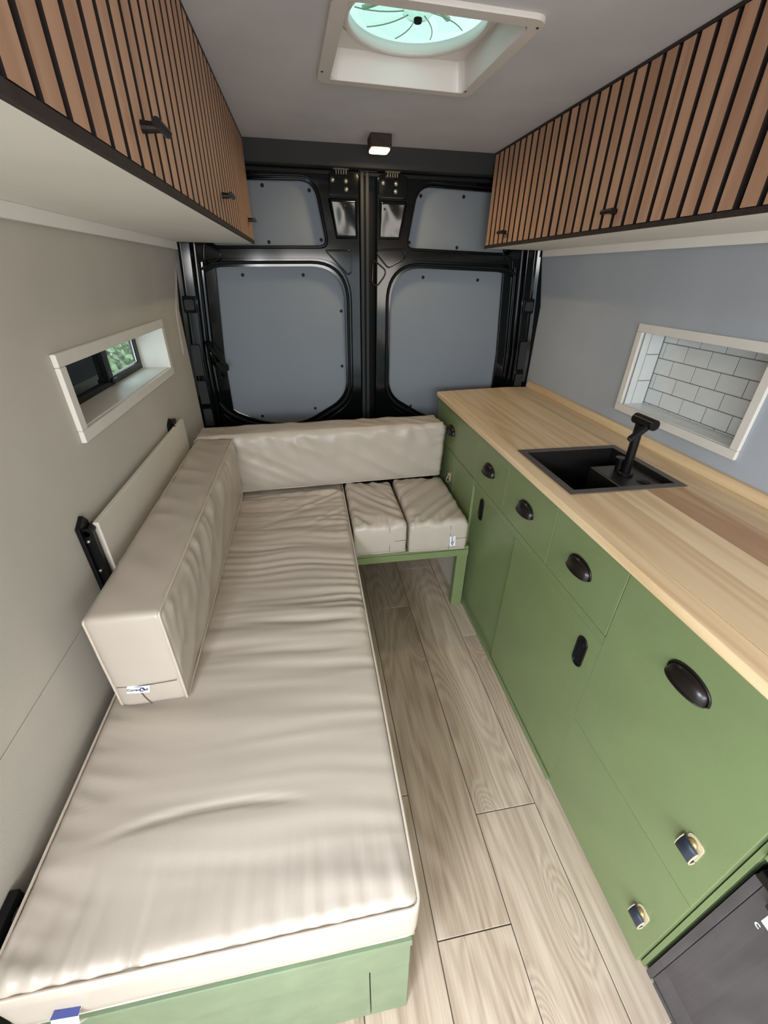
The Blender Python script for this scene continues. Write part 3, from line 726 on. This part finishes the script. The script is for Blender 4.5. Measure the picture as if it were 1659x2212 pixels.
# ================================================================ KITCHEN CABINET
XC = 1.270
kc = thing('kitchen_cabinet', 'long green painted kitchen cabinet with black cup pulls on the right', 'cabinet', (1.55,1.2,0))
DY = [2.158, 1.548, 1.252, .925, .6246, .1995]   # drawer dividers
ZD = .669; ZT = .874
mb = MB().box((XC+.019,.200,.002), (XC+.024,2.156,ZT)).box((XC+.024,2.140,.002), (1.83,2.156,ZT)).box((XC+.024,.186,.002), (1.83,.200,ZT)).box((XC+.024,-.35,.635), (1.83,.186,.650))
obj('carcass', mb, 'green_dark', kc, origin=(1.55,1.2,0))
def cup_mesh():
    mb = MB(); W_, H_, D_ = .0455, .032, .023; n1, n2 = 18, 8; vs = []
    for i in range(n1+1):
        th = PI*i/n1
        for j in range(n2+1):
            phi = PI/2*j/n2
            vs.append((-D_*math.sin(th)**.8*math.sin(phi)-.001, W_*math.cos(th), H_*math.sin(th)**.8*math.cos(phi)-.010-.004*math.sin(phi)))
    mb.add(vs, [(i*(n2+1)+j, (i+1)*(n2+1)+j, (i+1)*(n2+1)+j+1, i*(n2+1)+j+1) for i in range(n1) for j in range(n2)])
    # back flange arch
    rim = [(-.0012, 1.07*W_*math.cos(PI*i/24), (1.10*H_)*math.sin(PI*i/24)**.8-.011) for i in range(25)]
    mb.tube(rim, .0022, 6)
    lipp = [(-D_*math.sin(PI*i/16)**.8-.001, W_*math.cos(PI*i/16), -.014) for i in range(17)]
    mb.tube(lipp, .0016, 6)
    return mb.mesh('cup_pull', True)
CUP = cup_mesh()
def cup(parent, y, z=.775):
    return link('cup_pull', CUP, 'bronze', parent, (XC-.0005, y, z), solid=.0016)
gp = .0013
def front(name, y0, y1, z0, z1, xo=0, mat='green', th=.018):
    return obj(name, MB().box((XC+xo, min(y0,y1)+gp, z0+gp), (XC+xo+th, max(y0,y1)-gp, z1-gp)), mat, kc, bevel=.0012, seg=2)
for a, b in zip(DY[:4], DY[1:5]):
    f = front('drawer_front', b, a, ZD, ZT)
    yc = {2.158: 1.895, 1.548: 1.408, 1.252: 1.092, .925: .777}[a]
    cup(f, yc)
big = front('tall_drawer_front', DY[5], DY[4], .3455, ZT); cup(big, .411, .776)
low = front('low_drawer_front', DY[5], DY[4]-.0035, .004, .3455)
def loop_pull(parent, y, z, w=.034, h=.050, xo=0):
    """leather strap folded into a hanging tab: rounded back layer, brass screw, bulging front layer"""
    X0 = XC+xo-.0005; a0, a1 = y-w/2, y+w/2
    back = rpoly([(a0, z-h/2), (a1, z-h/2), (a1, z+h/2), (a0, z+h/2)], [.002, .002, .012, .012], 5)
    o = obj('leather_pull', MB().prism([(X0, a, b) for a, b in back], (-.0028,0,0)), 'hide', parent)
    prof = [(-.003,-h*.5),(-.008,-h*.56),(-.015,-h*.54),(-.0195,-h*.40),(-.0205,-h*.15),(-.018,h*.12),(-.013,h*.30)]
    mb = MB(); vs = []
    for a, b in prof: vs += [(X0+a, a0, z+b), (X0+a, a1, z+b)]
    mb.add(vs, [(2*i,2*i+1,2*i+3,2*i+2) for i in range(len(prof)-1)])
    f = obj('front_strap', mb, 'leather', o, solid=.0026, smooth=True)
    for yy_ in (a0, a1): obj('cream_edge', MB().tube([(X0+a, yy_, z+b) for a, b in prof], .0016, 6), 'hide', o, smooth=True)
    obj('brass_screw', MB().lathe([(0,-.013),(.006,-.0125),(.009,-.010),(.009,-.006),(.005,-.005),(.005,-.0028)], (X0,y,z+h*.26), 'x', 16), 'brass', o, smooth=True)
loop_pull(big, .256, .478, .034, .050); loop_pull(low, .246, .150, .032, .046)
d_far = front('cupboard_door', 1.798, 2.156, .004, ZD-.001); loop_pull(d_far, 1.862, .537, .03, .042)
front('filler_panel', 1.545, 1.798, .004, ZD-.001)
obj('top_rail', MB().box((XC+.0008,.618,.641), (XC+.018,1.5435,ZD-.0014)), 'green', kc, bevel=.001)
obj('bottom_track', MB().box((XC-.006,.622,.002), (XC+.018,1.5435,.016)).box((XC+.0148,.622,.016), (XC+.018,1.5435,.034)).box((XC-.006,.622,.016),(XC-.002,1.5435,.024)), 'green', kc, bevel=.001)
sd1 = obj('sliding_door', MB().box((XC+.010,1.08,.019), (XC+.0185,1.543,.640)), 'green', kc, bevel=.001)
sd2 = obj('sliding_door', MB().box((XC+.0004,.620,.019), (XC+.009,1.122,.640)), 'green', kc, bevel=.0015)
def finger_pull(parent, y, z, x):
    w_, h_ = .018, .050
    so = [(y+w_*math.cos(t_), z+(h_-w_)*(1 if math.sin(t_) >= 0 else -1)+w_*math.sin(t_)) for t_ in [2*PI*(i+.5)/24 for i in range(24)]]
    o = obj('finger_pull', MB().tube([(x-.001,a,b) for a, b in so], .0032, 8, closed=True), 'black', parent, smooth=True)
    obj('recess', MB().prism([(x+.0,a,b) for a, b in so], (-.0008,0,0)), 'rubber', o)
    si = [(y+(a-y)*.55, z+(b-z)*.7) for a, b in so]
    obj('inner_lip', MB().tube([(x-.0014,a,b) for a, b in si], .0016, 6, closed=True), 'black', o, smooth=True)
    obj('thumb_dimple', MB().lathe([(0,-.003),(.004,-.0025),(.006,0)], (x-.0008,y+.001,z-.030), 'x', 12), 'gloss', o, smooth=True)
finger_pull(sd1, 1.450, .568, XC+.010); finger_pull(sd2, .682, .552, XC+.0004)
obj('end_stile', MB().box((XC+.012,.189,.002), (XC+.024,.1985,.868)), 'green', kc, bevel=.001)
f2 = front('front_panel', -.36, .186, .622, ZT)
obj('base_ply', MB().box((1.246,1.530,.001), (XC-.001,2.12,.295)), 'ply', kc, bevel=.001, label='pale unpainted board below the bench')
 
# worktop -------------------------------------------------------------------
wt = thing('worktop', 'pale wooden plank worktop on the green cabinet', 'worktop', (1.55,1.2,ZT))
XO = 1.2625
SX0, SX1, SY0, SY1 = 1.322, 1.694, .958, 1.288   # sink cut-out
bx = [XO, 1.3205, 1.453, 1.560, 1.690, 1.8365]
rear = lambda x: 2.175+(x-XO)*.13 if x < 1.70 else 2.232-(x-1.70)*.1
for i, (a, b) in enumerate(zip(bx, bx[1:])):
    mb = MB(); g_ = .0002
    def piece(xa, xb, ya, yb): mb.prism([(xa,ya,ZT+.001),(xb,ya,ZT+.001),(xb, yb if yb < 2 else rear(xb),ZT+.001),(xa, yb if yb < 2 else rear(xa),ZT+.001)], (0,0,.025))
    a2, b2 = a+g_, b-g_
    if b2 <= SX0 or a2 >= SX1: piece(a2, b2, -.36, 3)
    else:
        piece(a2, b2, -.36, SY0); piece(a2, b2, SY1, 3)
        if a2 < SX0: piece(a2, SX0, SY0, SY1)
        if b2 > SX1: piece(SX1, b2, SY0, SY1)
    if i == 3:
        m2 = MB(); m2.box((a2,-.36,ZT+.001),(b2,SY0-.012,ZT+.026)); obj('board', m2, 'top_brown', wt)
        mb = MB(); piece(a2, b2, SY1, 3)
        if b2 > SX1: piece(SX1, b2, SY0, SY1)
        mb.box((a2,SY0-.0119,ZT+.001),(b2,SY0,ZT+.026))
    obj('board', mb, 'top', wt, bevel=.004 if i == 0 else 0, seg=3)
us = obj('wall_upstand', MB().prism([(1.812,0,.9005),(1.8365,0,.9005),(1.8365,0,.930),(1.820,0,.930),(1.814,0,.918)], (0,2.235,0)), 'top', wt)
us2 = obj('wall_upstand', MB().prism([(1.812,-.36,.9005),(1.8365,-.36,.9005),(1.8365,-.36,.930),(1.820,-.36,.930),(1.814,-.36,.918)], (0,.359,0)), 'top', wt)
for p in [(1148,836),(1162,847),(1235,884),(1307,928),(1400,975)]:
    q = at(*p, 'x', 1.8165)
    obj('putty_spot', MB().lathe([(0,-.0012),(.006,-.0008),(.010,.001)], (q.x,q.y,q.z), 'x', 10), 'putty', us, smooth=True)

# sink ----------------------------------------------------------------------
sk = thing('kitchen_sink', 'square black composite sink set into the wooden worktop', 'sink', (1.508,1.123,.74))
def frame_rect(x0, x1, y0, y1, w_, z0, z1):
    return MB().box((x0,y0,z0),(x1,y0+w_,z1)).box((x0,y1-w_,z0),(x1,y1,z1)).box((x0,y0+w_,z0),(x0+w_,y1-w_,z1)).box((x1-w_,y0+w_,z0),(x1,y1-w_,z1))
obj('rim', frame_rect(1.312,1.703,.948,1.297,.024,.9005,.9035), 'rim', sk, bevel=.001)
ix0, ix1, iy0, iy1 = 1.337, 1.678, .973, 1.272
mb = MB(); zb = .745; tw = .004
mb.box((ix0-tw,iy0-tw,zb),(ix0,iy1+tw,.9)).box((ix1,iy0-tw,zb),(ix1+tw,iy1+tw,.9)).box((ix0,iy0-tw,zb),(ix1,iy0,.9)).box((ix0,iy1,zb),(ix1,iy1+tw,.9)).box((ix0-tw,iy0-tw,zb-.005),(ix1+tw,iy1+tw,zb))
obj('bowl', mb, 'sink', sk)
obj('tap_ledge', MB().box((1.517,iy0+.0005,zb+.0005), (ix1-.0005,1.160,.886)), 'sink', sk, bevel=.005, seg=3)
obj('waste_knob', MB().lathe([(0,.004),(.011,.004),(.013,.0015),(.019,.001),(.019,0)], (1.612,1.020,.886), 'z', 20), 'black', sk, smooth=True)
obj('drain', MB().lathe([(0,.003),(.022,.002),(.035,.003),(.036,0)], (1.42,1.12,zb), 'z', 24), 'black', sk, smooth=True)

# tap -----------------------------------------------------------------------
tp = thing('kitchen_tap', 'matt black folding tap with a tilted spout on the sink ledge', 'tap', (1.592,1.082,.886))
bx_, by_ = 1.592, 1.082
obj('base_ring', MB().lathe([(0,.010),(.021,.010),(.024,.007),(.024,0),(0,0)], (bx_,by_,.8870), 'z', 24), 'black', tp, smooth=False)
obj('post', MB().tube([(bx_,by_,.8975),(bx_-.006,by_,1.062)], .0135, 20), 'black', tp, smooth=False)
obj('pivot_barrel', MB().tube([(bx_-.007,by_+.024,1.072),(bx_-.007,by_-.058,1.072)], .0165, 24), 'black', tp, bevel=.001)
obj('spout', MB().tube([(bx_-.010,by_-.040,1.068),(bx_-.060,by_-.040,1.026)], .0105, 18), 'black', tp)
obj('spout_nozzle', MB().tube([(bx_-.060,by_-.040,1.026),(bx_-.063,by_-.040,1.0235)], .0082, 14), 'header', tp)
obj('lever_base', MB().tube([(bx_-.002,by_+.030,.8865),(bx_-.004,by_+.032,.925)], .0135, 18), 'black', tp)
obj('lever_cap', MB().tube([(bx_-.004,by_+.032,.9255),(bx_-.004,by_+.032,.934)], .018, 18), 'black', tp, bevel=.001)

# fridge --------------------------------------------------------------------
fr = thing('fridge', 'dark grey wood-look fridge door below the near end of the worktop', 'fridge', (1.5,-.05,0))
obj('body', MB().box((1.318,-.345,.012), (1.80,.166,.600)), 'fridge_dark', fr)
obj('trim_frame', MB().box((1.279,.1665,.012), (1.30,.181,.101)), 'fridge', fr, bevel=.0006)
obj('trim_frame', MB().box((1.279,.1665,.1015), (1.30,.181,.384)), 'fridge', fr, bevel=.0006)
obj('trim_frame', MB().box((1.279,.1665,.3845), (1.30,.181,.566)), 'fridge', fr, bevel=.0006)
obj('trim_frame', MB().box((1.279,-.30,.012), (1.30,.160,.024)), 'fridge', fr, bevel=.0006)
dr = obj('door_panel', MB().box((1.281,-.30,.1005), (1.312,.1655,.566)), 'fridge', fr, bevel=.0006)
dr2 = obj('door_panel', MB().box((1.281,-.30,.028), (1.312,.1655,.0995)), 'fridge', fr, bevel=.0006)
obj('handle', MB().box((1.268,-.30,.572), (1.31,.150,.598)).box((1.262,-.30,.556),(1.270,.145,.590)), 'fridge_dark', fr, bevel=.003)
obj('hinge_cap', MB().box((1.275,.150,.570), (1.31,.178,.592)), 'black', fr, bevel=.002)
text('lettering', 'E', .045, 'label', dr, frame_mtx(V((1.2805,.128,.518)), V((0,-1,0)), V((0,0,1))), bold=.0022)
text('lettering', 'c', .022, 'label', dr, frame_mtx(V((1.2805,.137,.488)), V((0,-1,0)), V((0,0,1))))

# ================================================================ OVERHEAD CABINETS
def t_handle(parent, x, y, z, sg):
    """short bar pull with one post; sg = direction out of the face"""
    o = obj('bar_pull', MB().tube([(x+sg*.026,y-.026,z),(x+sg*.026,y+.026,z)], .0062, 12), 'bronze', parent, smooth=False)
    obj('post', MB().tube([(x,y,z),(x+sg*.026,y,z)], [.0075,.0055], 12), 'bronze', o)
def overhead(name, label, sg, xf, xb, doors, handles, z0, z1, ends, side):
    root = thing(name, label, 'cabinet', ((xf+xb)/2, (ends[0]+ends[1])/2, z0))
    ya, yb = ends
    obj('bottom_board', MB().box((min(xf-sg*.006, xb), ya, z0), (max(xf-sg*.006, xb), yb, z0+.012)), 'under', root)
    obj('end_board', MB().box((min(xf-sg*.012, xb), yb-.012, z0+.012), (max(xf-sg*.012, xb), yb, z1)), 'slatgap', root)
    obj('edge_strip', MB().box((xf-sg*.006, ya, z0), (xf+sg*.002, yb, z0+.011)), 'edge', root)
    obj('wall_batten', MB().box((xb-sg*.0, ya, z0-.028), (xb+sg*.012, yb-.004, z0-.0005)), 'under', root)
    obj('top_edge', MB().box((xf-sg*.012, ya, z1-.007), (xf+sg*.001, yb, z1)), 'edge', root)
    cnt = 0
    for (d0, d1_), (hy, hz) in zip(doors, handles):
        d = obj('door', MB().box((xf-sg*.018, d0+.0015, z0+.012), (xf-sg*.0072, d1_-.0015, z1-.008)), 'slatgap', root)
        n_ = max(1, round((d1_-d0)/.0495)); pt = (d1_-d0)/n_
        me = MB().box((-.004,-(pt-.0135)/2,-(z1-z0-.022)/2), (.004,(pt-.0135)/2,(z1-z0-.022)/2)).mesh('slat')
        me.materials.append(M['slat']); me.materials.append(M['slatgap'])
        for pg in me.polygons: pg.material_index = 0 if pg.normal.x*sg > .5 else 1
        for k in range(n_):
            s_ = link('slat', me, 'slat', d, (xf-sg*.003, d0+pt*(k+.5), (z0+z1)/2+.002))
        if hy is not None: t_handle(d, xf+sg*.001, hy, hz, sg)
    return root
overhead('overhead_cabinet', 'left overhead cabinet with brown vertical slats and three bar pulls', 1, .385, .048,
         [(-.90,-.20), (-.20,.45), (.45,1.112), (1.112,1.780), (1.780,2.235)], [(None,0), (.12,1.625), (.790,1.618), (1.455,1.628), (2.085,1.630)], 1.556, 1.9175, (-.90,2.240), 'l')
overhead('overhead_cabinet', 'right overhead cabinet with brown vertical slats above the tiled niche', -1, 1.466, 1.783,
         [(-.70,.20), (.20,.893), (.897,1.640), (1.644,2.240)], [(None,0), (.55,1.61), (1.285,1.610), (2.015,1.612)], 1.562, 1.9175, (-.70,2.245), 'r')

# ================================================================ ROOF VENT
rv = thing('roof_vent_fan', 'white square roof vent with a clear fan and pale green lid', 'vent', (.90,1.39,1.918))
def rring(o, i_, z0, z1, ro, ri):
    a = rpoly(o, ro, 6); b = rpoly(i_, ri, 6); n_ = len(a); mb = MB()
    vs = [(x,y,z1) for x, y in a]+[(x,y,z0+.003) for x, y in a]+[(x*.994+.9*.006,y*.994+1.39*.006,z0) for x, y in a]+[(x,y,z0) for x, y in b]+[(x,y,z1) for x, y in b]
    fs = []
    for k in range(4):
        for j in range(n_): fs.append((k*n_+j, k*n_+(j+1) % n_, (k+1)*n_+(j+1) % n_, (k+1)*n_+j))
    for j in range(n_): fs.append((4*n_+j, 4*n_+(j+1) % n_, (j+1) % n_, j))
    return mb.add(vs, fs)
RC = lambda d: [(.672-d,1.163-d),(1.124+d,1.163-d),(1.124+d,1.612+d),(.672-d,1.612+d)]
RI = [(.706,1.196),(1.094,1.196),(1.094,1.582),(.706,1.582)]
obj('garnish_frame', rring(RC(0), RI, 1.909, 1.9178, .035, .012), 'plast', rv)
# shroud: flaring walls up to a plate with round opening
CX, CY, RR, ZS = .900, 1.392, .164, 1.970
def dense(pl, k=8):
    out = []
    for i in range(len(pl)):
        a_, b_ = V((*pl[i], 0)), V((*pl[(i+1) % len(pl)], 0)); m_ = k if (b_-a_).length > .1 else 1
        out += [tuple(a_.lerp(b_, j/m_))[:2] for j in range(m_)]
    return out
a = dense(rpoly(RI, .03, 6)); b = dense(rpoly([(.716,1.206),(1.084,1.206),(1.084,1.572),(.716,1.572)], .03, 6)); n_ = len(a)
mb = MB(); vs = [(x,y,1.910) for x, y in a]+[(x,y,ZS) for x, y in b]
fs = [(j, (j+1) % n_, n_+(j+1) % n_, n_+j) for j in range(n_)]
circ = []
for x, y in b:
    q = math.atan2(y-CY, x-CX); circ.append((CX+(RR+.008)*math.cos(q), CY+(RR+.008)*math.sin(q), ZS))
vs += circ; fs += [(n_+j, n_+(j+1) % n_, 2*n_+(j+1) % n_, 2*n_+j) for j in range(n_)]
mb.add(vs, fs)
obj('shroud', mb, 'plast', rv, solid=.002)
obj('ring', MB().lathe([(RR+.014,ZS-.001),(RR+.012,ZS-.006),(RR+.002,ZS-.006),(RR,ZS-.001),(RR,ZS+.018),(RR+.003,ZS+.018),(RR+.003,ZS)], (CX,CY,0), 'z', 56), 'plast', rv, smooth=True)
for k in range(10):
    q0 = 2*PI*k/10+.2; mb = MB(); vs = []
    for i in range(7):
        r_ = .034+(.150-.034)*i/6
        for j in range(4):
            q = q0+(.50*j/3)+.25*(i/6)**1.5; vs.append((CX+r_*math.cos(q), CY+r_*math.sin(q), ZS+.018+.012*j/3))
    mb.add(vs, [(i*4+j, i*4+j+1, (i+1)*4+j+1, (i+1)*4+j) for i in range(6) for j in range(3)])
    bl = obj('fan_blade', mb, 'blade', rv, smooth=True)
    obj('blade_edge', MB().tube([vs[i*4] for i in range(7)], .0012, 5), 'frost', bl)
obj('fan_hub', MB().lathe([(0,ZS+.004),(.028,ZS+.006),(.036,ZS+.012),(.036,ZS+.034),(0,ZS+.034)], (CX,CY,0), 'z', 28), 'blade', rv, smooth=True)
obj('motor_shaft', MB().lathe([(0,ZS-.004),(.009,ZS-.004),(.010,ZS+.0),(.010,ZS+.003),(0,ZS+.003)], (CX,CY,0), 'z', 16), 'rubber', rv)
obj('motor', MB().lathe([(0,ZS+.036),(.028,ZS+.036),(.028,ZS+.060),(0,ZS+.060)], (CX,CY,0), 'z', 20), 'seal', rv)
mb = MB()
for k in range(4):
    q = PI/4+k*PI/2; c, s = math.cos(q), math.sin(q); p = V((-s, c, 0))*.005
    A_, B_ = V((CX+.03*c, CY+.03*s, ZS+.048)), V((CX+.159*c, CY+.159*s, ZS+.048))
    mb.prism([A_-p, B_-p, B_+p, A_+p], (0,0,.006))
obj('motor_arm', mb, 'frost', rv)
obj('roof_flange', frame_rect(.60,1.20,1.07,1.78,.03,1.953,1.99), 'plast', rv)
obj('lid', MB().lathe([(.0,ZS+.085),(.12,ZS+.082),(.22,ZS+.074),(.285,ZS+.055),(.295,ZS+.02)], (CX,CY,0), 'z', 40), 'lid', rv, smooth=True)
for p in [(700,158),(1013,196),(1158,55),(708,2)]:
    q = at(*p, 'z', 1.909); obj('screw', MB().lathe([(0,-.001),(.003,-.001),(.0035,0)], q, 'z', 8), 'seal', rv)
mb = MB()
for i in range(7): mb.tube([at(738+i*4, 58+i*3.4, 'z', 1.968), at(741+i*4, 60+i*3.6, 'z', 1.968)], .0006, 4)
obj('button_print', mb, 'seal', rv)

rv.rotation_euler = (0, 0, math.radians(2.4))
# ================================================================ CEILING LIGHT
cl = thing('ceiling_light', 'small dark square lamp with a lit warm lens above the rear doors', 'lamp', (.925,2.115,1.918))
lb_ = obj('housing', MB().prism([(.882,2.062,1.917),(.966,2.062,1.917),(.966,2.155,1.917),(.882,2.155,1.917)], (0,0,-.040)), 'edge', cl, bevel=.003)
ln = obj('lens', MB().prism([(x,y,1.8765) for x, y in rpoly([(.886,2.066),(.962,2.066),(.962,2.151),(.886,2.151)], .018, 5)], (0,0,-.007)), 'lamp', cl, bevel=.003)
pl_ = bpy.data.lights.new('lamp_glow', 'AREA'); pl_.size = .07; pl_.energy = 1.4; pl_.color = (1, .78, .45); po = bpy.data.objects.new('lamp_glow', pl_); C.objects.link(po); po.location = (.924,2.108,1.866); po.parent = None
